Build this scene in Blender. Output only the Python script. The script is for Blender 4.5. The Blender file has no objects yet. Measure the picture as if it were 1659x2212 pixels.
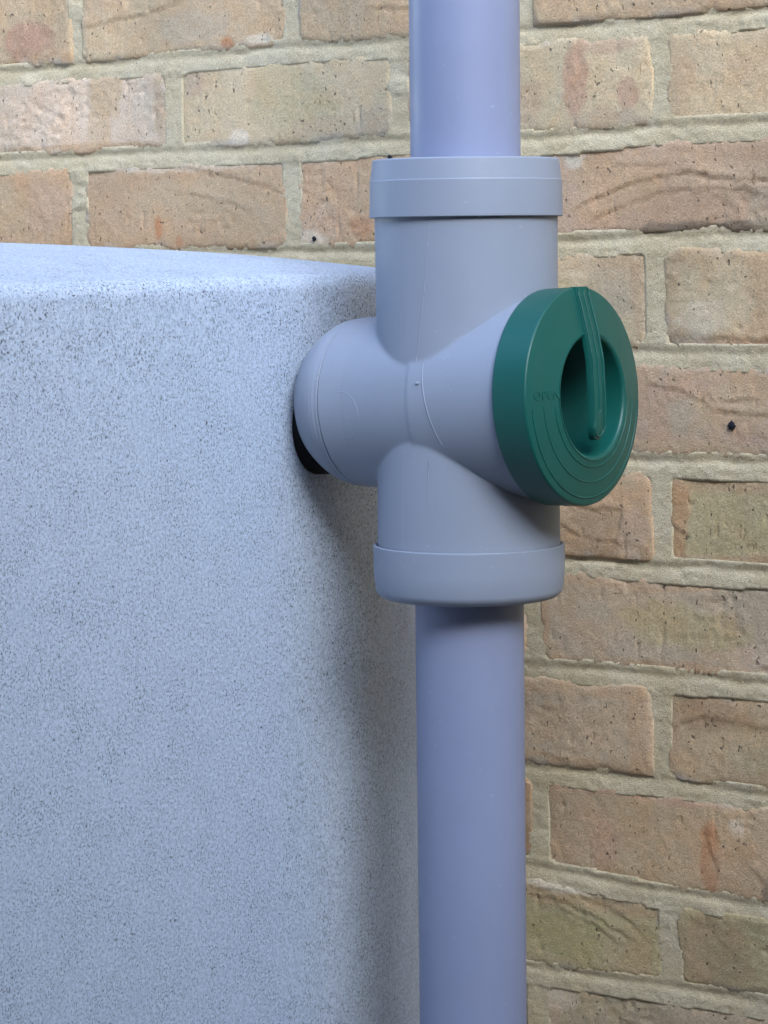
import bpy, bmesh, math, random
import numpy as np
from mathutils import Vector, Matrix, Euler
R = math.radians
scene = bpy.context.scene
COL = scene.collection

# ------------------------------------------------------------------ camera
cam_d = bpy.data.cameras.new('camera')
cam = bpy.data.objects.new('camera', cam_d); COL.objects.link(cam); scene.camera = cam
YAW, PITCH, ROLL = -0.6907, -0.09466, -0.01923
CAM = Vector((1.6294, -1.5923, 1.0262))
_f = Vector((math.sin(YAW)*math.cos(PITCH), math.cos(YAW)*math.cos(PITCH), math.sin(PITCH)))
_r = Vector((math.cos(YAW), -math.sin(YAW), 0)); _u = _r.cross(_f)
r2 = _r*math.cos(ROLL) + _u*math.sin(ROLL); u2 = -_r*math.sin(ROLL) + _u*math.cos(ROLL)
m = Matrix((r2, u2, -_f)).transposed().to_4x4(); m.translation = CAM
cam.matrix_world = m
cam_d.sensor_fit = 'HORIZONTAL'; cam_d.sensor_width = 24.0; cam_d.lens = 24.0*6000/1659
cam_d.clip_start = 0.05; cam_d.clip_end = 500

# ------------------------------------------------------------------ sky, sun, exposure
SUN_EL, SUN_AZ = R(31), R(123)         # veiled light that comes over the added fence from the right
w = bpy.data.worlds.new('World'); scene.world = w; w.use_nodes = True
wn = w.node_tree; bg = wn.nodes['Background']
sky = wn.nodes.new('ShaderNodeTexSky'); sky.sky_type = 'NISHITA'; sky.sun_disc = False
sky.sun_elevation = SUN_EL; sky.sun_rotation = SUN_AZ
sky.air_density = 1.0; sky.dust_density = 0.6; sky.ozone_density = 2.0
wn.links.new(sky.outputs[0], bg.inputs['Color']); bg.inputs['Strength'].default_value = 0.14
sl = bpy.data.lights.new('sun', 'SUN'); sl.energy = 0.8; sl.angle = R(36); sl.color = (.90, .95, 1.0)
so = bpy.data.objects.new('sun', sl); COL.objects.link(so)
sd = Vector((math.sin(SUN_AZ)*math.cos(SUN_EL), math.cos(SUN_AZ)*math.cos(SUN_EL), math.sin(SUN_EL)))
so.rotation_euler = (-sd).to_track_quat('-Z', 'Y').to_euler(); so.location = sd*20
vs = scene.view_settings; vs.view_transform = 'Standard'; vs.look = 'None'; vs.gamma = 1; vs.use_curve_mapping = False
vs.exposure = 2.48
scene.render.engine = 'CYCLES'
scene.cycles.use_denoising = True
scene.cycles.max_bounces = 8

# ------------------------------------------------------------------ helpers
rnd = random.Random(7)
def link(o, parent=None):
    COL.objects.link(o)
    if parent is not None: o.parent = parent
    return o
def tag(o, label=None, cat=None, group=None, kind=None):
    if label: o['label'] = label
    if cat: o['category'] = cat
    if group: o['group'] = group
    if kind: o['kind'] = kind
    return o
def empty(name, loc=(0, 0, 0), rot=(0, 0, 0)):
    o = bpy.data.objects.new(name, None); o.empty_display_size = .05
    o.location = loc; o.rotation_euler = rot
    return link(o)
def mesh_obj(name, verts, faces, mat, parent=None, smooth=True, angle=None):
    me = bpy.data.meshes.new(name); me.from_pydata([tuple(v) for v in verts], [], faces); me.update()
    if smooth: me.polygons.foreach_set('use_smooth', [True]*len(me.polygons))
    me.materials.append(mat)
    if angle is not None: me.set_sharp_from_angle(angle=R(angle))
    return link(bpy.data.objects.new(name, me), parent)
def revolve(profile, n=96, closed=True, axis='z', arc=None):
    """profile: list of (radius, height); returns verts, faces (capped at the axis when radius is 0)."""
    V, F = [], []
    rings = []
    for (r, h) in profile:
        if r < 1e-7:
            rings.append([len(V)]); V.append((0, 0, h))
        else:
            rings.append(list(range(len(V), len(V)+n)))
            for i in range(n):
                a = 2*math.pi*i/n; V.append((r*math.cos(a), r*math.sin(a), h))
    for a, b in zip(rings[:-1], rings[1:]):
        for i in range(n):
            j = (i+1) % n
            if len(a) == 1 and len(b) == 1: continue
            if len(a) == 1: F.append((a[0], b[j], b[i]))
            elif len(b) == 1: F.append((a[i], a[j], b[0]))
            else: F.append((a[i], a[j], b[j], b[i]))
    if axis == 'x':   # height along +x
        V = [(h, x, y) for (x, y, h) in V]
    return V, F
def arc_pts(cx, cy, r, a0, a1, n=6):
    return [(cx + r*math.cos(R(a0+(a1-a0)*i/n)), cy + r*math.sin(R(a0+(a1-a0)*i/n))) for i in range(n+1)]
def tube(pts, r, n=8, closed=False, taper=True):
    P = [Vector(p) for p in pts]; V, F = [], []
    up = Vector((.13, .31, .94)).normalized()
    L = len(P)
    for i, p in enumerate(P):
        if closed: t = P[(i+1) % L]-P[i-1]
        else: t = P[min(i+1, L-1)]-P[max(i-1, 0)]
        t.normalize(); a = t.cross(up).normalized(); b = t.cross(a)
        rr = r
        if taper and not closed and (i == 0 or i == L-1): rr = r*.3
        for k in range(n):
            q = 2*math.pi*k/n; V.append(p + a*rr*math.cos(q) + b*rr*math.sin(q))
    for i in range(L if closed else L-1):
        for k in range(n):
            j = (i+1) % L
            F.append((i*n+k, i*n+(k+1) % n, j*n+(k+1) % n, j*n+k))
    if not closed:
        F.append(tuple(range(n))); F.append(tuple((L-1)*n+k for k in range(n))[::-1])
    return V, F
# numpy value noise -------------------------------------------------
_rng = np.random.RandomState(11); _T = _rng.rand(256, 256)
def vnoise(x, y):
    xi = np.floor(x).astype(int); yi = np.floor(y).astype(int); fx = x-xi; fy = y-yi
    fx = fx*fx*(3-2*fx); fy = fy*fy*(3-2*fy)
    g = lambda a, b: _T[a & 255, b & 255]
    return (g(xi, yi)*(1-fx)+g(xi+1, yi)*fx)*(1-fy)+(g(xi, yi+1)*(1-fx)+g(xi+1, yi+1)*fx)*fy
def fbm(x, y, o=3):     # about -1..1
    s = 0; a = 1; t = 0
    for i in range(o):
        s = s+a*(vnoise(x+17.3*i, y+9.1*i)*2-1); t += a; a *= .5; x = x*2.03; y = y*2.03
    return s/t
def sstep(a, b, x):
    t = np.clip((x-a)/(b-a), 0, 1); return t*t*(3-2*t)

# ------------------------------------------------------------------ materials
class MT:
    def __init__(s, name):
        s.m = bpy.data.materials.new(name); s.m.use_nodes = True; s.t = s.m.node_tree
        s.b = s.t.nodes['Principled BSDF']; s.out = s.t.nodes['Material Output']
    def n(s, typ, **kw):
        q = s.t.nodes.new(typ)
        for k, v in kw.items(): setattr(q, k, v)
        return q
    def l(s, a, b): s.t.links.new(a, b)
    def pos(s, scale=(1, 1, 1), src='position', loc=(0, 0, 0)):
        if src == 'position': o = s.n('ShaderNodeNewGeometry').outputs['Position']
        else: o = s.n('ShaderNodeTexCoord').outputs['Object']
        mp = s.n('ShaderNodeMapping'); mp.inputs['Scale'].default_value = scale; mp.inputs['Location'].default_value = loc
        s.l(o, mp.inputs['Vector']); return mp.outputs[0]
    def noise(s, vec, scale, detail=3, rough=.55):
        q = s.n('ShaderNodeTexNoise'); q.inputs['Scale'].default_value = scale
        q.inputs['Detail'].default_value = detail; q.inputs['Roughness'].default_value = rough
        s.l(vec, q.inputs['Vector']); return q.outputs['Fac']
    def ramp(s, fac, a, b, lo=0., hi=1.):
        q = s.n('ShaderNodeMapRange'); q.interpolation_type = 'SMOOTHSTEP'
        for i, v in zip(('From Min', 'From Max', 'To Min', 'To Max'), (a, b, lo, hi)): q.inputs[i].default_value = v
        s.l(fac, q.inputs['Value']); return q.outputs[0]
    def mix(s, fac, a, b, mode='MIX'):
        q = s.n('ShaderNodeMix', data_type='RGBA', blend_type=mode)
        for sock, v in ((0, fac), (6, a), (7, b)):
            if isinstance(v, (int, float)): q.inputs[sock].default_value = v
            elif isinstance(v, tuple): q.inputs[sock].default_value = (*v, 1) if len(v) == 3 else v
            else: s.l(v, q.inputs[sock])
        return q.outputs[2]
    def math(s, op, a, b=None):
        q = s.n('ShaderNodeMath', operation=op)
        for i, v in enumerate((a, b)):
            if v is None: continue
            if isinstance(v, (int, float)): q.inputs[i].default_value = v
            else: s.l(v, q.inputs[i])
        return q.outputs[0]
    def bump(s, h, dist, strength=1., prev=None):
        q = s.n('ShaderNodeBump'); q.inputs['Distance'].default_value = dist; q.inputs['Strength'].default_value = strength
        s.l(h, q.inputs['Height'])
        if prev is not None: s.l(prev, q.inputs['Normal'])
        return q.outputs[0]
    def fin(s, col, rough, normal=None, spec=.5):
        if isinstance(col, tuple): s.b.inputs['Base Color'].default_value = (*col, 1)
        else: s.l(col, s.b.inputs['Base Color'])
        if isinstance(rough, (int, float)): s.b.inputs['Roughness'].default_value = rough
        else: s.l(rough, s.b.inputs['Roughness'])
        s.b.inputs['Specular IOR Level'].default_value = spec
        if normal is not None: s.l(normal, s.b.inputs['Normal'])
        return s.m

def mat_brick():
    t = MT('brick')
    at = t.n('ShaderNodeAttribute', attribute_name='Col').outputs['Color']
    p = t.pos()
    # clay mottling, several scales
    c = t.mix(t.ramp(t.noise(p, 38, 4), .35, .7), at, t.mix(1., at, (1.03, .95, .88), 'MULTIPLY'))
    c = t.mix(t.ramp(t.noise(t.pos(loc=(3, 1, 2)), 60, 4), .52, .75, 0, .55), c, t.mix(1., c, (1.10, 1.09, 1.12), 'MULTIPLY'))
    c = t.mix(t.ramp(t.noise(p, 700, 4, .75), .32, .68), t.mix(1., c, (.78, .77, .75), 'MULTIPLY'), t.mix(1., c, (1.15, 1.15, 1.15), 'MULTIPLY'))
    # vertical drag marks left by the cutting wire
    drag = t.noise(t.pos((420, 420, 70)), 1.0, 2)
    area = t.ramp(t.noise(t.pos(loc=(9, 4, 1)), 26, 2), .50, .68)
    dm = t.math('MULTIPLY', t.ramp(drag, .64, .74), area)
    # pits
    pit = t.ramp(t.noise(t.pos((1, 1, .7)), 330, 1, .4), .705, .76)
    pit2 = t.ramp(t.noise(t.pos((1, 1, .55), loc=(2, 5, 7)), 150, 2, .5), .725, .775)
    pits = t.math('MAXIMUM', pit, pit2)
    c = t.mix(t.math('MULTIPLY', dm, .7), c, t.mix(1., c, (.62, .48, .38), 'MULTIPLY'))
    c = t.mix(t.math('MULTIPLY', pits, .7), c, (.12, .09, .07))
    # lime flecks
    fl = t.ramp(t.noise(t.pos(loc=(7, 7, 3)), 520, 1, .4), .76, .80)
    c = t.mix(t.math('MULTIPLY', fl, .7), c, (.66, .62, .58))
    h = t.noise(p, 240, 5, .65)
    n = t.bump(h, .0007, .6)
    n = t.bump(t.noise(p, 850, 3, .7), .0007, .9, n)
    n = t.bump(t.math('SUBTRACT', 1., t.math('MAXIMUM', pits, t.math('MULTIPLY', dm, .5))), .0013, .9, n)
    return t.fin(c, .92, n, .25)
def mat_mortar():
    t = MT('mortar'); p = t.pos()
    c = t.mix(t.ramp(t.noise(p, 22, 3), .3, .7), (.60, .49, .305), (.67, .57, .385))
    c = t.mix(t.ramp(t.noise(t.pos((1, 1, 2.2)), 75, 4), .52, .72, 0, .35), c, (.50, .405, .26))
    g = t.noise(p, 1000, 2, .7)
    c = t.mix(t.ramp(g, .3, .7), t.mix(1., c, (.78, .77, .74), 'MULTIPLY'), t.mix(1., c, (1.14, 1.14, 1.14), 'MULTIPLY'))
    c = t.mix(t.ramp(t.noise(t.pos(loc=(1, 2, 3)), 620, 1, .4), .735, .78, 0, .75), c, (.09, .075, .06))
    c = t.mix(t.ramp(t.noise(t.pos(loc=(4, 2, 3)), 560, 1, .4), .74, .79, 0, .8), c, (.74, .70, .62))
    n = t.bump(t.noise(p, 260, 4, .75), .0010, .7)
    n = t.bump(g, .0006, .9, n)
    return t.fin(c, .95, n, .2)
def mat_far_wall():
    t = MT('far_brickwork')
    co = t.pos((1, 1, 1)); sx = t.n('ShaderNodeSeparateXYZ'); t.l(co, sx.inputs[0])
    cb = t.n('ShaderNodeCombineXYZ'); t.l(sx.outputs[0], cb.inputs[0]); t.l(sx.outputs[2], cb.inputs[1])
    b = t.n('ShaderNodeTexBrick'); t.l(cb.outputs[0], b.inputs['Vector'])
    b.inputs['Scale'].default_value = 1; b.inputs['Brick Width'].default_value = .225; b.inputs['Row Height'].default_value = .075
    b.inputs['Mortar Size'].default_value = .006; b.inputs['Mortar Smooth'].default_value = .2
    b.inputs['Color1'].default_value = (.44, .29, .19, 1); b.inputs['Color2'].default_value = (.38, .28, .19, 1); b.inputs['Mortar'].default_value = (.45, .39, .27, 1)
    c = t.mix(t.ramp(t.noise(co, 60, 4), .3, .7), t.mix(1., b.outputs['Color'], (.85, .85, .85), 'MULTIPLY'), b.outputs['Color'])
    return t.fin(c, .93, t.bump(t.math('SUBTRACT', 1., b.outputs['Fac']), .004, .7), .25)
def mat_granite():
    t = MT('speckled_granite_plastic'); p = t.pos(src='object')
    ps = t.pos((1, 1, .9), 'object')
    c = t.mix(t.ramp(t.noise(p, 430, 4, .75), .34, .66), (.36, .44, .56), (.58, .675, .80))
    c = t.mix(t.ramp(t.noise(t.pos(src='object', loc=(1, 3, 1)), 42, 4, .6), .45, .78, 0, .2), c, (.34, .42, .54))
    c = t.mix(t.ramp(t.noise(t.pos(src='object', loc=(5, 3, 1)), 700, 2, .6), .5, .72, 0, .35), c, (.66, .74, .84))
    dens = t.ramp(t.noise(t.pos(src='object', loc=(2, 2, 2)), 30, 3), .35, .65, .0, .045)
    a = t.noise(ps, 780, 1, .45)
    s1 = t.ramp(t.math('ADD', a, dens), .585, .685)
    s2 = t.ramp(t.math('ADD', t.noise(t.pos((1, 1, .85), 'object', (4, 8, 2)), 470, 1, .4), dens), .715, .775)
    c = t.mix(t.math('MULTIPLY', s1, .72), c, (.15, .175, .21))
    c = t.mix(t.math('MULTIPLY', s2, .9), c, (.085, .095, .115))
    n = t.bump(t.noise(p, 480, 2, .6), .0003, .35)
    return t.fin(c, t.ramp(t.noise(p, 90, 3), .3, .7, .50, .62), n, .35)
def mat_plastic(name, col, rough, var=.04, spec=.5):
    t = MT(name); p = t.pos(src='object')
    d = tuple(x*(1-var) for x in col); e = tuple(min(1, x*(1+var)) for x in col)
    c = t.mix(t.ramp(t.noise(p, 14, 4), .3, .7), d, e)
    c = t.mix(t.ramp(t.noise(t.pos((1, 1, .35), 'object', (6, 2, 9)), 42, 5, .7), .55, .75, 0, .12), c, tuple(min(1, x*.55+.05) for x in col))
    sc = t.ramp(t.noise(t.pos((1, 1, 1), 'object', (3, 1, 4)), 260, 1, .4), .775, .80, 0, .25)
    c = t.mix(sc, c, tuple(min(1, x*1.5+.05) for x in col))
    rr = t.ramp(t.noise(p, 35, 4), .3, .7, rough-.05, rough+.06)
    n = t.bump(t.noise(p, 1300, 2), .0001, .25)
    return t.fin(c, rr, n, spec)
def mat_ground():
    t = MT('concrete_ground'); p = t.pos()
    c = t.mix(t.ramp(t.noise(p, 3, 5), .3, .7), (.055, .05, .043), (.085, .078, .068))
    c = t.mix(t.ramp(t.noise(p, 160, 3), .35, .7), c, t.mix(1., c, (1.25, 1.25, 1.25), 'MULTIPLY'))
    return t.fin(c, .95, t.bump(t.noise(p, 90, 4), .004, .6), .25)
M_BRICK, M_MORTAR, M_FAR, M_GRAN = mat_brick(), mat_mortar(), mat_far_wall(), mat_granite()
M_PIPE = mat_plastic('grey_pvc_pipe', (.262, .300, .44), .42, .03)
M_DIV = mat_plastic('grey_diverter_plastic', (.285, .325, .40), .50, .025)
M_GREEN = mat_plastic('green_cap_plastic', (.004, .094, .076), .42, .06)
M_RUBBER = mat_plastic('black_rubber', (.006, .006, .007), .7, .1, .2)
M_STONE = mat_plastic('dark_iron_stone', (.018, .018, .024), .8, .3, .2)
M_GROUND = mat_ground()

# ------------------------------------------------------------------ ground
g = mesh_obj('ground', [(-80, -80, 0), (80, -80, 0), (80, 80, 0), (-80, 80, 0)], [(0, 1, 2, 3)], M_GROUND, smooth=False)
tag(g, 'grey concrete paving at the foot of the brick wall', 'ground', kind='structure')

# ------------------------------------------------------------------ brick wall
Z0 = 1.25
wall = empty('brick_wall', (0, 0, 0))
tag(wall, 'buff and pinkish brick wall with sandy mortar joints behind the downpipe', 'wall')
# course offsets in mm at places along the wall (the courses wander a little)
BED = {1: [(-90, -.8), (101, -1), (226, .6), (324, -1.5), (463, -.3), (563, -1.7), (646, -.4)],
       2: [(-93, 2), (98, 1.7), (224, .7), (327, 3), (462, -2.5), (562, 2), (645, 1)],
       3: [(-90, -1), (306, -3.7), (481, .4), (561, 3.3), (645, 1.9)],
       4: [(552, -.9), (645, -2.1)], 5: [(551, -1), (644, 0)], 6: [(482, 1.1), (559, 1), (643, 1.6)],
       7: [(444, -2), (558, -1.2), (643, .7)], 8: [(454, -1.4), (557, -.3), (642, -.9)],
       9: [(453, .1), (556, -4.4), (642, -2.7)], 10: [(451, -.7), (555, 3.3), (641, 5.2)]}
PERP = {(1, 0): 1.5, (1, 2): 7.2, (2, 1): -6.2, (2, 3): -2.3, (2, 5): 1.1, (3, 0): -.7, (3, 2): 3.3, (4, 5): -3.3, (6, 5): -2.4,
        (7, 4): 1.5, (8, 5): -4.1, (9, 4): 2, (10, 5): 2.7, (11, 4): -.3}
def bed_z(k, x):
    b = BED.get(k, [(0, 0)])
    o = np.interp(np.asarray(x)*1000, [q[0] for q in b], [q[1] for q in b])
    return Z0-.075*k+o/1000
_pr = random.Random(3); _pc = {}
def perp_x(c, i):
    if (c, i) not in _pc: _pc[(c, i)] = i*.1125+PERP.get((c, i), _pr.uniform(-3, 3))/1000
    return _pc[(c, i)]
TB, TP = .0098, .0105
C0, C1 = -2, 15                    # courses built as bricks
I0, I1 = -3, 9

TAN, ORG, PALE, OLI, PINK, BRN, CREAM, GRYP = (.50, .385, .275), (.50, .355, .25), (.60, .50, .44), (.44, .385, .25), (.49, .355, .285), (.38, .265, .18), (.55, .46, .34), (.46, .385, .315)
RED = (.47, .29, .23); DEEP = (.48, .24, .13); WHT = (.66, .62, .58); GREEN = (.39, .37, .24); SOOT = (.20, .17, .15)
# recipe per visible brick, keyed (course, left perp index): base, patches (u, w, ru, rw, colour, strength), creases (polyline, depth mm)
REC = {
 (1, -2): (TAN, [(.75, .30, .16, .30, RED, .8), (.9, .1, .2, .1, ORG, .7)], []),
 (1, 0): (TAN, [(.55, .3, .22, .25, GRYP, .8), (.72, .08, .03, .10, DEEP, .9), (.1, .2, .2, .2, CREAM, .6), (.88, .1, .07, .07, WHT, .8)],
          [([(0, .42), (.12, .46), (.3, .50), (.45, .58), (.6, .72), (.8, .85)], 1.6)]),
 (1, 2): (TAN, [(.75, .5, .3, .5, OLI, .8), (.5, .12, .25, .06, ORG, .6)], [([(.35, .35), (.5, .30), (.7, .38), (.9, .33)], 1.2)]),
 (1, 4): (TAN, [(.15, .4, .12, .4, ORG, .6), (.6, .1, .3, .15, ORG, .6)], []),
 (2, -1): (PALE, [(.5, .06, .6, .10, ORG, .75), (.67, .75, .10, .3, TAN, .8), (.97, .5, .05, .6, ORG, .6), (.62, .35, .07, .5, TAN, .7), (.02, .4, .05, .5, RED, .7), (.3, .5, .25, .4, (.66, .53, .46), .9)], []),
 (2, 1): (CREAM, [(.55, .55, .2, .6, OLI, .55), (.75, .15, .3, .15, TAN, .7), (.3, .1, .05, .12, WHT, .8), (.08, .8, .08, .2, PINK, .6), (.93, .15, .10, .25, GRYP, .7)],
          [([(.62, .95), (.64, .7), (.60, .5)], .9)]),
 (2, 3): (CREAM, [(.03, .5, .05, .7, ORG, .8), (.70, .5, .06, .55, RED, .75), (.90, .35, .05, .2, RED, .7), (.80, .08, .2, .2, GRYP, .8), (.50, .35, .1, .3, PINK, .5), (.85, .9, .12, .1, PINK, .7)],
          [([(.60, .05), (.66, .35), (.72, .6), (.70, .9)], 1.3)]),
 (2, 5): (CREAM, [(.5, .5, .5, .4, TAN, .6), (.05, .5, .07, .5, ORG, .5)], []),
 (3, -2): (ORG, [(.6, .5, .2, .4, TAN, .7), (.85, .5, .15, .5, PINK, .6)], []),
 (3, 0): (ORG, [(.6, .6, .4, .3, TAN, .55), (.38, .25, .02, .14, DEEP, .9), (.48, .1, .02, .08, DEEP, .8), (.5, .95, .5, .08, WHT, .45), (.85, .3, .2, .3, TAN, .5)],
          [([(.42, .98), (.62, .86), (.75, .80), (.95, .66)], 1.5), ([(.5, .66), (.65, .55), (.8, .46)], 1.0)]),
 (3, 2): (ORG, [(.12, .3, .10, .3, PINK, .6), (.3, .25, .05, .15, DEEP, .6), (.05, .1, .08, .1, WHT, .6), (.7, .5, .3, .4, TAN, .6)], []),
 (3, 4): (PINK, [(.3, .6, .2, .5, ORG, .75), (.55, .3, .3, .35, BRN, .35), (.7, .04, .4, .09, SOOT, .75), (.16, .85, .05, .12, WHT, .7), (.8, .7, .3, .3, ORG, .5), (.95, .2, .12, .3, GRYP, .7)],
          [([(.2, .35), (.4, .55), (.6, .62), (.8, .55), (1, .5)], 1.4), ([(.25, .2), (.5, .42), (.75, .45), (.95, .36)], 1.1), ([(.35, .75), (.55, .7), (.8, .5)], 1.0)]),
 (4, 3): (CREAM, [(.85, .6, .12, .35, GRYP, .75), (.97, .5, .05, .6, ORG, .6), (.55, .9, .5, .12, ORG, .45), (.6, .4, .2, .4, OLI, .5)], []),
 (4, 5): (TAN, [(.2, .5, .18, .4, CREAM, .8), (.10, .05, .15, .12, SOOT, .5), (.7, .5, .4, .5, PINK, .35), (.35, .05, .3, .08, RED, .5), (.15, .3, .1, .2, WHT, .35)],
          [([(.2, .12), (.4, .09), (.6, .13), (.8, .08)], 1.2)]),
 (5, 4): (PINK, [(.60, .45, .10, .3, GRYP, .8), (.85, .6, .3, .4, TAN, .6), (.55, .1, .4, .12, TAN, .6), (.50, .9, .5, .12, ORG, .5), (.95, .4, .08, .3, OLI, .6)],
          [([(.66, .62), (.75, .60), (.82, .64)], 1.2), ([(.72, .50), (.86, .46), (.98, .5)], 1.3), ([(.45, .75), (.58, .7), (.66, .55)], 1.0)]),
 (6, 3): (ORG, [(.4, .5, .2, .4, TAN, .7), (.75, .3, .18, .3, BRN, .6), (.92, .3, .06, .3, PINK, .6), (.6, .85, .4, .15, TAN, .6)],
          [([(.45, .85), (.58, .62), (.75, .55), (.88, .55), (.86, .3)], 1.7), ([(.55, .45), (.7, .25), (.85, .18)], 1.2)]),
 (6, 5): (OLI, [(.04, .5, .06, .6, DEEP, .55), (.5, .05, .5, .12, ORG, .7), (.3, .9, .4, .12, ORG, .6), (.5, .5, .2, .2, (.45, .405, .26), .8)],
          [([(.02, .4), (.08, .3), (.05, .1)], 1.2)]),
 (7, 4): (GRYP, [(.55, .5, .30, .26, (.46, .385, .25), .9), (.45, .04, .6, .09, ORG, .85), (.35, .93, .4, .1, ORG, .7), (.01, .4, .03, .6, ORG, .8), (.25, .3, .2, .3, (.49, .40, .335), .7), (.75, .36, .1, .12, GREEN, .45), (.85, .2, .12, .2, (.5, .41, .36), .7)],
          [([(.30, .86), (.33, .78), (.31, .7)], 1.2)]),
 (8, 3): (GRYP, [(.95, .5, .05, .6, ORG, .7), (.5, .05, .5, .12, ORG, .65), (.6, .9, .4, .12, ORG, .6), (.68, .5, .2, .35, (.48, .38, .3), .8)],
          [([(.62, .8), (.64, .5), (.6, .2)], .9)]),
 (8, 5): (TAN, [(.12, .75, .14, .25, BRN, .7), (.3, .7, .2, .12, BRN, .65), (.03, .4, .04, .6, ORG, .6), (.45, .4, .3, .4, OLI, .4)],
          [([(.05, .6), (.15, .72), (.28, .68), (.4, .64)], 1.3)]),
 (9, 2): (ORG, [(.97, .5, .1, .5, BRN, .8)], []),
 (9, 4): (TAN, [(.68, .35, .05, .5, DEEP, .75), (.25, .4, .05, .3, RED, .5), (.4, .95, .5, .08, RED, .6), (.8, .3, .15, .4, ORG, .6), (.78, .75, .04, .12, WHT, .6), (.15, .5, .2, .5, PINK, .5), (.92, .1, .06, .12, SOOT, .7)],
          [([(.85, .3), (.9, .18), (.97, .12)], 1.3), ([(.67, .95), (.66, .6), (.7, .3)], .8)]),
 (10, 3): (OLI, [(.7, .85, .35, .12, ORG, .5), (.75, .4, .3, .3, (.40, .37, .21), .8), (.62, .96, .16, .07, WHT, .75), (.8, .93, .1, .06, SOOT, .5), (.85, .3, .12, .4, TAN, .5)],
          [([(.45, .8), (.6, .78), (.72, .68), (.86, .5)], 1.6), ([(.6, .68), (.72, .58), (.8, .46)], 1.2), ([(.45, .88), (.65, .88), (.8, .8), (.9, .62)], 1.2)]),
 (10, 5): (OLI, [(.15, .4, .2, .5, BRN, .55), (.6, .85, .3, .2, ORG, .6), (.4, .05, .3, .12, SOOT, .5), (.7, .5, .2, .4, (.40, .38, .24), .7)], [([(.3, .9), (.5, .85), (.7, .8)], 1.1)]),
 (11, 4): (GRYP, [(.3, .6, .3, .5, (.42, .36, .27), .8), (.6, .3, .3, .3, OLI, .6), (.05, .85, .1, .2, WHT, .35)], []),
 (11, 2): (TAN, [(.97, .5, .1, .5, BRN, .8)], []),
}
VIS = set(REC)
RB = random.Random(21)
def brick_heights(U, Wv, L, H, x0, z0, seed):
    """relief (metres, outwards) of a brick face"""
    u, wv = U*L, Wv*H
    X = u+x0+seed*.731; Z = wv+z0
    dx = np.minimum(u, L-u); dz = np.minimum(wv, H-wv)
    k = .010
    d = np.where((dx < k) & (dz < k), k-np.sqrt(np.maximum(k-dx, 0)**2+np.maximum(k-dz, 0)**2), np.minimum(dx, dz))
    d = d+.0032*fbm(X*38, Z*38, 2)+.0013*fbm(X*170, Z*170, 3)+.0007*fbm(X*520, Z*520, 2)-.0004
    h = -.0024*(1-sstep(-.0022, .0034, d))-.0004*(1-sstep(.001, .008, d))
    h = h+.0009*fbm(X*16, Z*16, 2)+.00035*fbm(X*70, Z*70, 3)+.00040*fbm(X*330, Z*260, 2)
    rg = np.random.RandomState(int(seed)*7+3)
    for _ in range(int(rg.randint(10, 22))):      # pits and short wire drags
        cu, cw = rg.rand()*L, rg.rand()*H; a = rg.uniform(.0007, .0019); b_ = a*rg.choice([1, 1.2, 2.5, 4.5]); a = a if b_ < 2*a else .0008
        h = h-rg.uniform(.0006, .0016)*np.exp(-(((u-cu)/a)**2+((wv-cw)/b_)**2))
    # torn, crumbly patches
    rough = sstep(.15, .55, fbm(X*14+5, Z*22+3, 2))
    h = h-rough*.0013*np.abs(fbm(X*120, Z*170, 3))*1.6
    return h
def poly_dist(px, pz, pts):
    best = np.full(px.shape, 1e9); side = np.zeros(px.shape)
    for (ax, az), (bx, bz) in zip(pts[:-1], pts[1:]):
        dx, dz = bx-ax, bz-az; t = np.clip(((px-ax)*dx+(pz-az)*dz)/(dx*dx+dz*dz), 0, 1)
        ex, ez = px-(ax+t*dx), pz-(az+t*dz); dd = np.hypot(ex, ez)
        s = np.sign(dx*ez-dz*ex); upd = dd < best
        side = np.where(upd, s, side); best = np.where(upd, dd, best)
    return best, side
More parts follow.
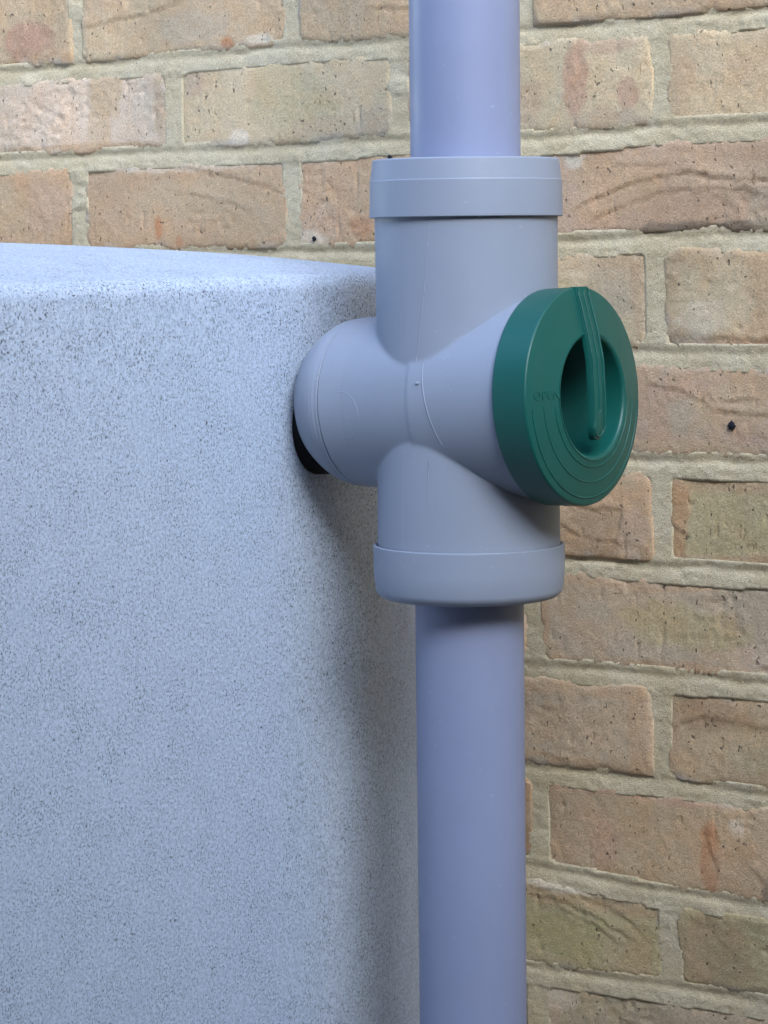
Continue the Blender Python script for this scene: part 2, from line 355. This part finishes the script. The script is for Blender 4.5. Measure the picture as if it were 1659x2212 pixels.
def make_brick(c, i, res, recipe, seed):
    xl, xr = perp_x(c, i)+TP/2, perp_x(c, i+2)-TP/2
    L = xr-xl; nu = max(8, int(L/res)); nw = max(4, int(.0625/res))
    u = np.linspace(0, 1, nu+1); v = np.linspace(0, 1, nw+1)
    U, V = np.meshgrid(u, v)
    X = xl+U*L
    zb = bed_z(c, X)+TB/2; zt = bed_z(c-1, X)-TB/2
    Z = zb+(zt-zb)*V; H = .0625
    h = brick_heights(U, V, L, H, xl, zb.mean(), seed)+RB.uniform(-.0005, .0007)
    tilt = RB.uniform(-.0010, .0010); h = h+tilt*(U-.5)*2+RB.uniform(-.0007, .0007)*(V-.5)*2
    base, patches, creases = recipe
    px, pz = U*L, V*H
    for pts, dep in creases:
        wob = .0016*fbm(X*130+seed, Z*130, 3)
        wob = wob+.0010*fbm(X*420+seed, Z*420, 2)
        d, s = poly_dist(px+wob*.6, pz+wob, [(a*L, b*H) for a, b in pts])
        dep = dep/1000*.6
        lip = np.exp(-(d/.007)**2)*(s > 0)*dep*.9
        h = h+lip-dep*1.2*np.exp(-(d/.0011)**2)*(.35+.65*sstep(-.35, .25, fbm(X*60+3, Z*60, 2)))
    # colour
    C = np.zeros(U.shape+(3,)); C[:] = base
    n1 = fbm(X*30+seed*3.1, Z*30, 3); n2 = fbm(X*11-seed, Z*14+seed, 2)
    for (pu, pw, ru, rw, col, st) in patches:
        q = ((U-pu)/ru)**2+((V-pw)/rw)**2
        q = np.sqrt(q)+.42*n1+.25*fbm(X*110+seed, Z*110, 3)
        k = (1-sstep(.66, 1.04, q))*st
        C = C*(1-k[..., None])+np.array(col)*k[..., None]
    k = np.clip(n2*.35, -.2, .2)
    C = C*(1+np.array([1., .75, .6])*k[..., None]*.55)
    lum = (C @ np.array([.3, .6, .1]))[..., None]; C = (C*.84+lum*.16)*np.array([1.24, 1.15, .93])     # warm, dusty clay
    # lime / mortar smear along the arrises, soot in places
    dx = np.minimum(px, L-px); dz = np.minimum(pz, H-pz); d = np.minimum(dx, dz)
    sm = sstep(.05, .5, fbm(X*34+9, Z*34+seed, 3))*(1-sstep(.002, .008, d+.002*n1))*.65
    C = C*(1-sm[..., None])+np.array((.55, .50, .41))*sm[..., None]
    # mesh
    ox, oz = (xl+xr)/2, float((zb.mean()+zt.mean())/2)
    n = (nu+1)*(nw+1)
    co = np.stack([X-ox, -h, Z-oz], -1).reshape(-1, 3)
    idx = np.arange(n).reshape(nw+1, nu+1)
    f = np.stack([idx[:-1, :-1], idx[:-1, 1:], idx[1:, 1:], idx[1:, :-1]], -1).reshape(-1, 4)
    rim = list(idx[0, :])+list(idx[1:, -1])+list(idx[-1, :-1][::-1])+list(idx[1:-1, 0][::-1])
    back = co[rim].copy(); back[:, 1] = .05
    m_ = len(rim)
    sides = [(rim[k], n+k, n+(k+1) % m_, rim[(k+1) % m_]) for k in range(m_)]
    me = bpy.data.meshes.new('brick')
    me.from_pydata(np.concatenate([co, back]).tolist(), [], [tuple(q) for q in f.tolist()]+[tuple(int(a) for a in q) for q in sides]+[tuple(range(n, n+m_))[::-1]])
    me.update()
    me.polygons.foreach_set('use_smooth', [True]*len(me.polygons))
    ca = me.color_attributes.new('Col', 'FLOAT_COLOR', 'POINT')
    cc = np.ones((n+m_, 4)); cc[:n, :3] = np.clip(C.reshape(-1, 3), .02, .9); cc[n:, :3] = base
    ca.data.foreach_set('color', cc.ravel())
    me.materials.append(M_BRICK)
    o = link(bpy.data.objects.new('brick', me), wall); o.location = (ox, 0, oz)
    return o
bricks = {}
PALS = [TAN, ORG, CREAM, OLI, PINK, GRYP]
shared = {}
for c in range(C0, C1+1):
    for i in range(I0, I1+1):
        if (i+c) % 2 == 0: continue        # odd courses start on even indices
        seed = (c*13+i*7) % 97
        if (c, i) in VIS:
            bricks[(c, i)] = make_brick(c, i, .0017, REC[(c, i)], seed)
        else:
            # unseen neighbours share a few coarse faces
            key = (c*5+i*3) % 5
            if key not in shared:
                base = PALS[key]
                shared[key] = make_brick(c, i, .006, (base, [(RB.random(), RB.random(), .25, .4, RB.choice(PALS), .7) for _ in range(3)], []), seed)
            else:
                o = shared[key].copy(); COL.objects.link(o); o.parent = wall
                o.location = ((perp_x(c, i)+perp_x(c, i+2))/2, 0, Z0-.075*(c-.5))
# mortar: one continuous bedding behind and between the bricks
def make_mortar():
    xa, xb = (I0-1)*.1125, (I1+3)*.1125
    za, zb = Z0-.075*C1-.04, Z0-.075*(C0-1)+.04
    def axis(a, b, lo, hi, fine, coarse):
        return np.concatenate([np.arange(a, lo, coarse), np.arange(lo, hi, fine), np.arange(hi, b+coarse*.5, coarse)])
    xs = axis(xa, xb, -.11, .69, .0019, .02); zs = axis(za, zb, .42, 1.27, .0016, .02)
    X, Z = np.meshgrid(xs, zs)
    kf = (Z0-Z)/.075
    best = np.full(X.shape, 9.); tt = np.zeros(X.shape)
    for dk in (0, 1):
        k = np.floor(kf).astype(int)+dk
        zz = np.zeros(X.shape)
        for kk in np.unique(k):
            s = k == kk; zz[s] = bed_z(int(kk), X[s])
        d = Z-zz; u = np.abs(d) < np.abs(best); best = np.where(u, d, best)
    t = np.clip(best/(TB*.75), -1, 1)        # -1 lower edge, +1 upper edge of the joint
    # weather-struck bed: set back under the upper brick, flush with the lower one
    var = .35+.9*vnoise(X*22+3, Z*13+1)
    y = .0017*var*np.exp(-((t-.38+.25*fbm(X*40, Z*5, 2))/.42)**2)+.0006
    inbed = np.abs(best) < TB*1.05
    cc = np.floor(kf).astype(int)+1; dp = np.full(X.shape, 9.)
    for c_ in np.unique(cc):
        for i_ in range(I0-2, I1+5):
            if (i_+c_) % 2 == 0: continue
            s_ = cc == c_; dp[s_] = np.minimum(dp[s_], np.abs(X[s_]-perp_x(int(c_), i_)))
    inperp = dp < TP*.5+.0055
    y = np.where(inbed, y, np.where(inperp, .0006+.0006*vnoise(X*40, Z*40), .0050))
    y = y+.0004*fbm(X*30, Z*30, 2)+.0005*fbm(X*110, Z*150, 3)+.0005*fbm(X*400, Z*460, 2)
    edge = np.exp(-((np.abs(t)-1.)/.3)**2)*inbed
    y = y-.0005*edge*np.clip(fbm(X*330+7, Z*400, 2)+.1, 0, 1)      # crumbs along the arrises
    # trowel smears that lap the brick edges
    lap = sstep(.25, .6, fbm(X*30+4, Z*55+8, 3))
    y = y-.0011*lap*(t < .2)*(inbed | inperp)
    co = np.stack([X, y, Z], -1).reshape(-1, 3)
    idx = np.arange(co.shape[0]).reshape(X.shape)
    f = np.stack([idx[:-1, :-1], idx[:-1, 1:], idx[1:, 1:], idx[1:, :-1]], -1).reshape(-1, 4)
    me = bpy.data.meshes.new('mortar')
    me.vertices.add(len(co)); me.vertices.foreach_set('co', co.ravel())
    me.loops.add(f.size); me.loops.foreach_set('vertex_index', f.ravel())
    me.polygons.add(len(f)); me.polygons.foreach_set('loop_start', np.arange(0, f.size, 4)); me.polygons.foreach_set('loop_total', np.full(len(f), 4))
    me.update(calc_edges=True); me.validate()
    me.polygons.foreach_set('use_smooth', [True]*len(me.polygons)); me.materials.append(M_MORTAR)
    return link(bpy.data.objects.new('mortar', me), wall)
make_mortar()
# the rest of the house wall, beyond the picture
bm = bmesh.new()
xa, xb, za, zb = (I0-1)*.1125+.01, (I1+3)*.1125-.01, Z0-.075*C1-.03, Z0-.075*(C0-1)+.03
def slab(x0, x1, z0, z1, y0=-.001, y1=.3):
    vs_ = [bm.verts.new(p) for p in ((x0, y0, z0), (x1, y0, z0), (x1, y0, z1), (x0, y0, z1), (x0, y1, z0), (x1, y1, z0), (x1, y1, z1), (x0, y1, z1))]
    for q in ((0, 1, 2, 3), (5, 4, 7, 6), (1, 5, 6, 2), (4, 0, 3, 7), (3, 2, 6, 7), (4, 5, 1, 0)): bm.faces.new([vs_[a] for a in q])
slab(-7, xa, 0, 5.6); slab(xb, 7, 0, 5.6); slab(xa, xb, zb, 5.6); slab(xa, xb, -.02, za); slab(xa, xb, za, zb, .055, .3)
me = bpy.data.meshes.new('wall_core'); bm.to_mesh(me); bm.free(); me.materials.append(M_FAR)
core = link(bpy.data.objects.new('wall_core', me), wall)
# dark iron stones baked into a few bricks
def stone(c, i, u, wv, r, sq=.6):
    b = bricks[(c, i)]; bm = bmesh.new(); bmesh.ops.create_icosphere(bm, subdivisions=3, radius=r)
    for v in bm.verts:
        k = 1+.22*math.sin(v.co.x*2300+c)*math.cos(v.co.z*1900+i); v.co *= k; v.co.y *= sq
    me = bpy.data.meshes.new('iron_stone'); bm.to_mesh(me); bm.free(); me.materials.append(M_STONE)
    me.polygons.foreach_set('use_smooth', [True]*len(me.polygons))
    o = link(bpy.data.objects.new('iron_stone', me), b)
    o.location = ((u-.5)*.2125, -.0008, (wv-.5)*.0625)
stone(5, 4, .757, .36, .0029, .4); stone(3, 2, .44, .985, .0021, .5); stone(3, 2, .085, .06, .0019, .4); stone(5, 4, .96, .97, .0019, .4)

# ------------------------------------------------------------------ water tank
PX, PY, AZ = .5715, -.2286, .932          # downpipe axis, height of the diverter's branch
ROT = R(4.3)
tank = empty('water_tank', (PX-.1115*math.cos(ROT), PY-.1115*math.sin(ROT), 0), (0, 0, ROT))
tag(tank, 'pale speckled granite-effect plastic water tank left of the downpipe', 'water tank')
def make_tank():
    # outline in the tank's own frame, right-hand side at x = 0, wall towards +y
    def crn(cx, cy, rx, ry, a0, a1, n=20):
        return [(cx+rx*math.cos(R(a0+(a1-a0)*k/n)), cy+ry*math.sin(R(a0+(a1-a0)*k/n))) for k in range(n+1)]
    yb = .2138                             # back of the tank
    out = []
    out += [(0.0, -.42), (0.0, -.30), (0.0, -.20), (0.0, -.10), (0.0, -.0575), (-.0017, -.03), (-.0034, 0.0)]
    out += crn(-.3035, .012, .30, .30, 3, 40)
    out += crn(-.3035+.275*math.cos(R(40)), .012+.275*math.sin(R(40)), .025, .025, 44, 90, 10)
    out += [(-.25, yb), (-.38, yb)]
    out += crn(-.48, .078, .10, .10, 90, 180)
    out += [(-.58, -.1), (-.58, -.3)]
    out += crn(-.48, -.42, .10, .10, 180, 270)
    out += [(-.38, -.52), (-.2, -.52)]
    out += crn(-.10, -.42, .10, .10, 270, 360)[:-1]
    out = [Vector((a, b, 0)) for a, b in out]
    # resample so that edges are even, keep the crease
    pts = []
    for a, b in zip(out, out[1:]+out[:1]):
        n = max(1, int((b-a).length/.012))
        pts += [a+(b-a)*k/n for k in range(n)]
    n = len(pts); nor = []
    for k in range(n):
        t = (pts[(k+1) % n]-pts[k-1]).normalized(); nor.append(Vector((t.y, -t.x, 0)))
    ctr = Vector((-.29, -.17, 0))
    rings = []
    for z, off in [(0, .03), (.02, .012), (.05, .004), (.3, .0), (.6, 0), (.8, .0), (.93, .0), (.975, .0004)]: rings.append((z, off, 0))
    top = ZT; rr = .013
    for k in range(9):
        a = R(90*k/8); rings.append((top-rr+rr*math.sin(a)*.93, .0006+rr*(1-math.cos(a)), 0))
    zlast = rings[-1][0]
    V, F = [], []
    for z, off, s in rings:
        for p, q in zip(pts, nor): V.append((p.x-q.x*off, p.y-q.y*off, z))
    inner = [Vector(v) for v in V[-n:]]
    for k in range(1, 15):
        s = k/15; e = 1-(1-s)**1.9
        for p in inner:
            V.append((p.x+(ctr.x-p.x)*s, p.y+(ctr.y-p.y)*s, zlast+DOME*e))
    V.append((ctr.x, ctr.y, zlast+DOME))
    nr = len(rings)+14
    for r_ in range(nr-1):
        for k in range(n):
            j = (k+1) % n; F.append((r_*n+k, r_*n+j, (r_+1)*n+j, (r_+1)*n+k))
    for k in range(n): F.append(((nr-1)*n+k, (nr-1)*n+(k+1) % n, len(V)-1))
    F.append(tuple(range(n))[::-1])
    # slight unevenness of a rotationally moulded wall
    P = np.array(V); 
    am = .0006*fbm(P[:, 1]*9+P[:, 0]*5, P[:, 2]*7, 2)
    P[:, 0] += am; P[:, 2] += np.where(P[:, 2] > .99, .0006*fbm(P[:, 0]*12, P[:, 1]*12, 2), 0)
    return P.tolist(), F
ZT, DOME = 1.0125, .026
V, F = make_tank()
mesh_obj('tank_body', V, F, M_GRAN, tank)

# ------------------------------------------------------------------ downpipe, two lengths
def pipe(name, z0, z1, label):
    r, t = .034, .0022
    V, F = revolve([(r-t, 0), (r-.0006, 0), (r, .0008), (r, .0016), (r, .004), (r, z1-z0-.004), (r, z1-z0-.0016), (r, z1-z0-.0008), (r-.0006, z1-z0), (r-t, z1-z0), (r-t, 0)], 128)
    o = mesh_obj(name, V, F, M_PIPE, angle=40); o.location = (PX, PY, z0)
    return tag(o, label, 'downpipe', 'lengths of grey downpipe')
pipe('downpipe', AZ+.10, 2.6, 'upper length of round grey plastic downpipe, above the diverter')
pipe('downpipe', .04, AZ-.088, 'lower length of round grey plastic downpipe, below the diverter')

# ------------------------------------------------------------------ rain diverter
mm = .001
div = empty('rain_diverter', (PX, PY, AZ), (0, 0, ROT))
tag(div, 'grey plastic rainwater diverter on the downpipe with a green cap, joined to the tank', 'rain diverter')
TILT = -math.atan(.0435); BRZ = -.0004
def place_branch(V):        # x along the branch -> the diverter's frame, dipping towards the tank
    c, s = math.cos(-TILT), math.sin(-TILT)
    return [(x*c-z*s, y, BRZ+x*s+z*c) for x, y, z in V]
RH = .0622
LEFT = [(.0612, 0), (.0602, -.012), (.0588, -.026), (.0570, -.040), (.0553, -.053), (.0541, -.065), (.0537, -.0768)]
def left_r(x):
    return float(np.interp(-x, [-q[1] for q in LEFT], [q[0] for q in LEFT]))
def make_tee():
    V, F = [], []
    def add(v, f):
        k = len(V); V.extend(v); F.extend([tuple(a+k for a in q) for q in f])
    add(*revolve([(0, -.100), (.0572, -.100), (.0566, -.05), (.0562, 0), (.0562, .05), (.0566, .118), (0, .118)], 160))
    v, f = revolve([(0, -.0740), (.0530, -.0740)]+LEFT[::-1][1:]+[(.0612, .02), (0, .02)], 160, axis='x'); add(place_branch(v), f)
    v, f = revolve([(0, -.004), (.0616, -.004), (RH, .02), (.0624, .0315), (0, .0315)], 160, axis='x'); add(place_branch(v), f)
    me = bpy.data.meshes.new('tmp'); me.from_pydata(V, [], F)
    bm = bmesh.new(); bm.from_mesh(me); bmesh.ops.recalc_face_normals(bm, faces=bm.faces); bm.to_mesh(me); bm.free()
    o = bpy.data.objects.new('tmp', me); COL.objects.link(o)
    q = o.modifiers.new('r', 'REMESH'); q.mode = 'VOXEL'; q.voxel_size = .0011; q.use_smooth_shade = True
    q = o.modifiers.new('s', 'SMOOTH'); q.factor = .5; q.iterations = 4
    dg = bpy.context.evaluated_depsgraph_get()
    me2 = bpy.data.meshes.new_from_object(o.evaluated_get(dg)); me2.name = 'tee_body'
    bpy.data.objects.remove(o); bpy.data.meshes.remove(me)
    me2.materials.clear(); me2.materials.append(M_DIV)
    me2.polygons.foreach_set('use_smooth', [True]*len(me2.polygons))
    return link(bpy.data.objects.new('tee_body', me2), div)
tee = make_tee()
V, F = revolve([(.0360, .018), (.0619, .018), (.0624, .026), (.0624, .063), (.0360, .063), (.0360, .018)], 160, axis='x')
mesh_obj('outlet_sleeve', place_branch(V), F, M_DIV, div, angle=30)
# collars (upper one opens downwards over the body, lower one upwards)
up = [(.0345, .1475)]+[(.0558, .1479)]+arc_pts(.0563, .1464, .0014, 90, 20, 4)+[(.0590, .1352), (.0593, .1344), (.0597, .1130)]+arc_pts(.0591, .1129, .0006, 0, -90, 3)+[(.0580, .1123), (.0580, .140), (.0345, .140), (.0345, .1475)]
V, F = revolve(up[::-1], 160); o = mesh_obj('socket_collar', V, F, M_DIV, div, angle=5)
lo = [(.0576, -.098), (.0576, -.0902)]+arc_pts(.0586, -.0906, .0007, 120, 10, 4)+[(.0594, -.0930), (.0590, -.1095), (.0586, -.1118)]+arc_pts(.0545, -.1195, .0042, 10, -90, 6)+[(.0345, -.1237), (.0345, -.098), (.0576, -.098)]
lo = [(.0345, -.098), (.0345, -.1237)]+arc_pts(.0515, -.1165, .0072, -90, -12, 8)+[(.0592, -.1120), (.0596, -.1085), (.0597, -.1060), (.0598, -.0940), (.0598, -.0915)]+arc_pts(.0592, -.0909, .0006, 0, 90, 4)+[(.0580, -.0903), (.0578, -.098), (.0345, -.098)]
V, F = revolve(lo, 160); o = mesh_obj('socket_collar', V, F, M_DIV, div, angle=30)
# ribbed union nut towards the tank
V, F = revolve([(.040, -.0764), (.0535, -.0764), (.0539, -.0761), (.0541, -.068), (.0548, -.060), (.0547, -.0565), (.040, -.0565), (.040, -.0764)], 160, axis='x')
mesh_obj('outlet_sleeve', place_branch(V), F, M_DIV, div, angle=30)
prof = [(.030, -.0770), (.0533, -.0770), (.0536, -.0773), (.0535, -.0790)]
N = 9
for k in range(N+1):
    s = k/N; x = -.079-.0258*s; r_ = .0535-.0132*(s**1.75)
    prof += [(r_, x), (r_-.0006, x-.0004)] if k < N else [(r_, x)]
prof += [(.038, -.1066), (.030, -.1066), (.030, -.0770)]
V, F = revolve(prof[::-1], 160, axis='x'); mesh_obj('union_nut', place_branch(V), F, M_DIV, div, angle=24)
# black rubber seal against the tank wall
V, F = revolve([(.012, -.121), (.0313, -.121), (.0319, -.119), (.0317, -.107), (.0303, -.1045), (.012, -.1045), (.012, -.121)], 96, axis='x')
V = [(x, y, z-.0140) for x, y, z in place_branch(V)]
mesh_obj('rubber_seal', V, F, M_RUBBER, div, angle=40)
# mould parting lines and the round moulded mark
def body_pt(ang, z, r=.0563): return (r*math.cos(R(ang)), r*math.sin(R(ang)), z)
a0 = math.degrees(YAW)*0-50.4-4.3
def surf_z(z):               # body radius at height z
    return float(np.interp(z, [-.1, -.05, 0, .05, .118], [.0572, .0566, .0562, .0562, .0566]))
def ridge(name, pts, r): 
    V, F = tube(pts, r, 6); return mesh_obj(name, V, F, M_DIV, tee)
ridge('mould_line', [body_pt(a0-47.7, z, surf_z(z)-.00012) for z in np.linspace(.112, .027, 14)], .00028)
ridge('mould_line', [body_pt(a0-25-10*(s**1.3), .112-.087*s, surf_z(.1)-.00030) for s in np.linspace(0, 1, 16)], .00050)
ridge('mould_line', [body_pt(a0-47.7, z, surf_z(z)-.00012) for z in np.linspace(-.032, -.092, 12)], .00028)
ridge('mould_line', [body_pt(a0-27-3*s, -.035-.057*s, surf_z(-.06)-.00030) for s in np.linspace(0, 1, 12)], .00045)
def br_pt(L, t, dr=0., left=True):
    r_ = (left_r(L) if left else RH)+dr
    return place_branch([(L, -r_*math.cos(R(t)), r_*math.sin(R(t)))])[0]
ridge('mould_line', [br_pt(.0065+.0075*((s+1)/2)**1.6*1.6, -26*s, -.0003, False) for s in np.linspace(-1, 1, 16)], .00048)
cm = -.0585; cr = .0145
V, F = tube([br_pt(cm+cr*math.cos(q), -6+math.degrees(cr*math.sin(q)/.0545), -.0002) for q in np.linspace(0, 2*math.pi, 48, endpoint=False)], .00036, 6, True)
mk = mesh_obj('moulded_mark', V, F, M_DIV, tee)
def strokes(poly, parent, name, mp, r):
    V, F = [], []
    for pl in poly:
        P = []
        for (ax, az), (bx, bz) in zip(pl[:-1], pl[1:]):
            P += [mp(ax+(bx-ax)*k/4, az+(bz-az)*k/4) for k in range(4)]
        P.append(mp(*pl[-1])); v, f = tube(P, r, 6); k = len(V); V += v; F += [tuple(a+k for a in q) for q in f]
    return mesh_obj(name, V, F, M_DIV if parent is tee else M_GREEN, parent)
mkp = lambda a, b: br_pt(cm+a, -6+math.degrees(b/.0545), -.00022)
strokes([[(-.005, .002), (-.0035, .004), (-.0035, -.006)], [(.001, .004), (.006, .004), (.003, .0005), (.006, -.002), (.005, -.0055), (.001, -.0055)]], tee, 'moulded_numeral', mkp, .0003)
for L, t, lf in ((.0045, 12, False),):
    bm = bmesh.new(); bmesh.ops.create_icosphere(bm, subdivisions=2, radius=.0011); me = bpy.data.meshes.new('moulding_nib'); bm.to_mesh(me); bm.free(); me.materials.append(M_DIV)
    o = link(bpy.data.objects.new('moulding_nib', me), tee); o.location = br_pt(L, t, 0, lf)

# green bayonet cap -----------------------------------------------------------
def cone_x(r): return .0845+.0065*(.066-r)/.0295
HR = .0365
prof = [(.050, .0605), (.0650, .0605)]+arc_pts(.0650, .0613, .0008, -90, 0, 3)+[(.0659, .0630), (.0660, .070), (.0662, .0800), (.0662, .0822)]+arc_pts(.0646, .0829, .0016, 0, 80, 5)
prof += [(r_, cone_x(r_)) for r_ in (.060, .052, .044)]+[(HR+.0022, cone_x(HR+.0022))]
xe = cone_x(HR)
prof += arc_pts(HR+.0022, xe-.0026, .0026, 90, 180, 5)
prof += [(.0350, .080), (.0342, .060), (.0335, .044), (.030, .0385), (.022, .037), (.012, .0367), (0, .0367)]
# (radius, x) pairs, outside to centre
V, F = revolve(prof, 192, axis='x')
cap = mesh_obj('cap', place_branch(V), F, M_GREEN, div, angle=50)
cap['label'] = 'dark green round cap with a grip bar across its hollow centre'
# grip bar: a tongue from the rim at the top across the hollow
def bar_x(z):   # front surface of the bar along its height
    return float(np.interp(z, [-.028, -.020, 0, .022, .040, .0665], [.0925, .0943, .0953, .0950, .0921, .0860]))
def make_bar():
    V, F = [], []; sec = []
    zs = [.0662]+list(np.linspace(.063, -.018, 22))+[-.018-.0085*math.sin(R(a)) for a in (20, 40, 60, 75, 88)]
    for z in zs:
        hw = .0071
        if z < -.018: hw *= math.sqrt(max(.003, 1-((-.018-z)/.0086)**2))
        fx = bar_x(z); bx = fx-.0042
        ring = [(bx, -hw), (fx-.0012, -hw), (fx-.0003, -hw+.0004), (fx, -hw+.0012), (fx, hw-.0012), (fx-.0003, hw-.0004), (fx-.0012, hw), (bx, hw)]
        sec.append([len(V)+k for k in range(8)]); V += [(a, b, z) for a, b in ring]
    for a, b in zip(sec[:-1], sec[1:]):
        for k in range(8): F.append((a[k], a[(k+1) % 8], b[(k+1) % 8], b[k]))
    F.append(tuple(sec[0][::-1])); F.append(tuple(sec[-1]))
    return place_branch(V), F
V, F = make_bar(); bar = mesh_obj('grip_bar', V, F, M_GREEN, cap, angle=35)
def raised(name, pts, r, parent):
    V, F = tube(place_branch(pts), r, 8); return mesh_obj(name, V, F, M_GREEN, parent)
for s in (-1, 0, 1):
    zz = np.linspace(.0655, -.018 if s else -.010, 26)
    pts = [(bar_x(z)+.0001, s*.0059, z) for z in zz]
    if s == 1: pts += [(bar_x(-.018-.006*math.sin(R(a))), .0059*math.cos(R(a)), -.018-.0062*math.sin(R(a))) for a in range(15, 180, 15)]
    raised('raised_rib', pts, .00078, cap)
for k, r_ in enumerate((.0612, .0517, .0425)):
    pts = [(cone_x(r_)-.0001, r_*math.sin(R(a)), r_*math.cos(R(a))) for a in np.linspace(94, 266, 70)]
    raised('raised_arc', pts, .00055, cap)
fc = bpy.data.curves.new('txt', 'FONT'); fc.body = 'OPEN'; fc.size = .0078; fc.extrude = .0004; fc.align_x = 'CENTER'; fc.space_character = 1.12; fc.resolution_u = 3
fo = bpy.data.objects.new('txt', fc); COL.objects.link(fo)
me = bpy.data.meshes.new_from_object(fo.evaluated_get(bpy.context.evaluated_depsgraph_get())); bpy.data.objects.remove(fo)
me.name = 'lettering'; me.materials.clear(); me.materials.append(M_GREEN)
rt = -.0490; sl_ = .0065/.0295
T = Matrix(((0, 0, 1), (1, 0, 0), (0, 1, 0))).to_4x4()
pts = []
for v in me.vertices:
    q = T @ v.co; y = rt+q.y; z = .0005+q.z
    pts.append((cone_x(math.hypot(y, z))+q.x, y, z))
for v, p in zip(me.vertices, place_branch(pts)): v.co = p
link(bpy.data.objects.new('lettering', me), cap)

# the pipe run hangs a touch out of plumb
piv = Vector((PX, PY, AZ))
lean = Matrix.Translation(piv) @ Matrix.Rotation(R(.42), 4, Vector((-.637, .771, 0))) @ Matrix.Translation(-piv)
bpy.context.view_layer.update()
for o in [div]+[q for q in scene.objects if q.name.startswith('downpipe')]:
    o.matrix_world = lean @ o.matrix_world

# ------------------------------------------------------------------ unseen fence added behind the viewer to cut low sky light
mt = MT('weathered_timber'); p_ = mt.pos((1, 1, .06))
M_WOOD = mt.fin(mt.mix(mt.ramp(mt.noise(p_, 60, 4), .3, .7), (.085, .062, .045), (.15, .115, .085)), .85, mt.bump(mt.noise(p_, 120, 3), .002, .6), .3)
FY, FH = -2.15, 2.6
fence = empty('added_shade_fence', (0, FY, 0))
tag(fence, 'unseen brown board fence added behind the camera to block low light', 'fence')
def box_mesh(name, sx, sy, sz, ch=.004):
    bm = bmesh.new(); bmesh.ops.create_cube(bm, size=1)
    for v in bm.verts: v.co = Vector((v.co.x*sx, v.co.y*sy, (v.co.z+.5)*sz))
    bmesh.ops.bevel(bm, geom=bm.edges[:], offset=ch, segments=1, affect='EDGES')
    me = bpy.data.meshes.new(name); bm.to_mesh(me); bm.free(); me.materials.append(M_WOOD); return me
bme, pme, rme = box_mesh('board', .145, .018, FH), box_mesh('post', .09, .09, FH+.05), box_mesh('rail', 10.4, .04, .085)
for k in range(68):
    o = link(bpy.data.objects.new('board', bme), fence); o.location = (-5.1+k*.152, (k % 2)*.006, .03)
for k in range(6):
    o = link(bpy.data.objects.new('post', pme), fence); o.location = (-5.0+k*2, -.10, 0)
ret = box_mesh('rail', .04, 3.3, .085)
for k in range(21):                     # second added run, blocks low light from the right
    o = link(bpy.data.objects.new('board', bme), fence); o.location = (3.45+(k % 2)*.006, .12+k*.152, .03); o.rotation_euler = (0, 0, R(90))
for z in (.3, 1.0, 1.75):
    o = link(bpy.data.objects.new('rail', ret), fence); o.location = (3.49, 1.6, z)
for z in (.3, 1.0, 1.75):
    o = link(bpy.data.objects.new('rail', rme), fence); o.location = (0, -.034, z)
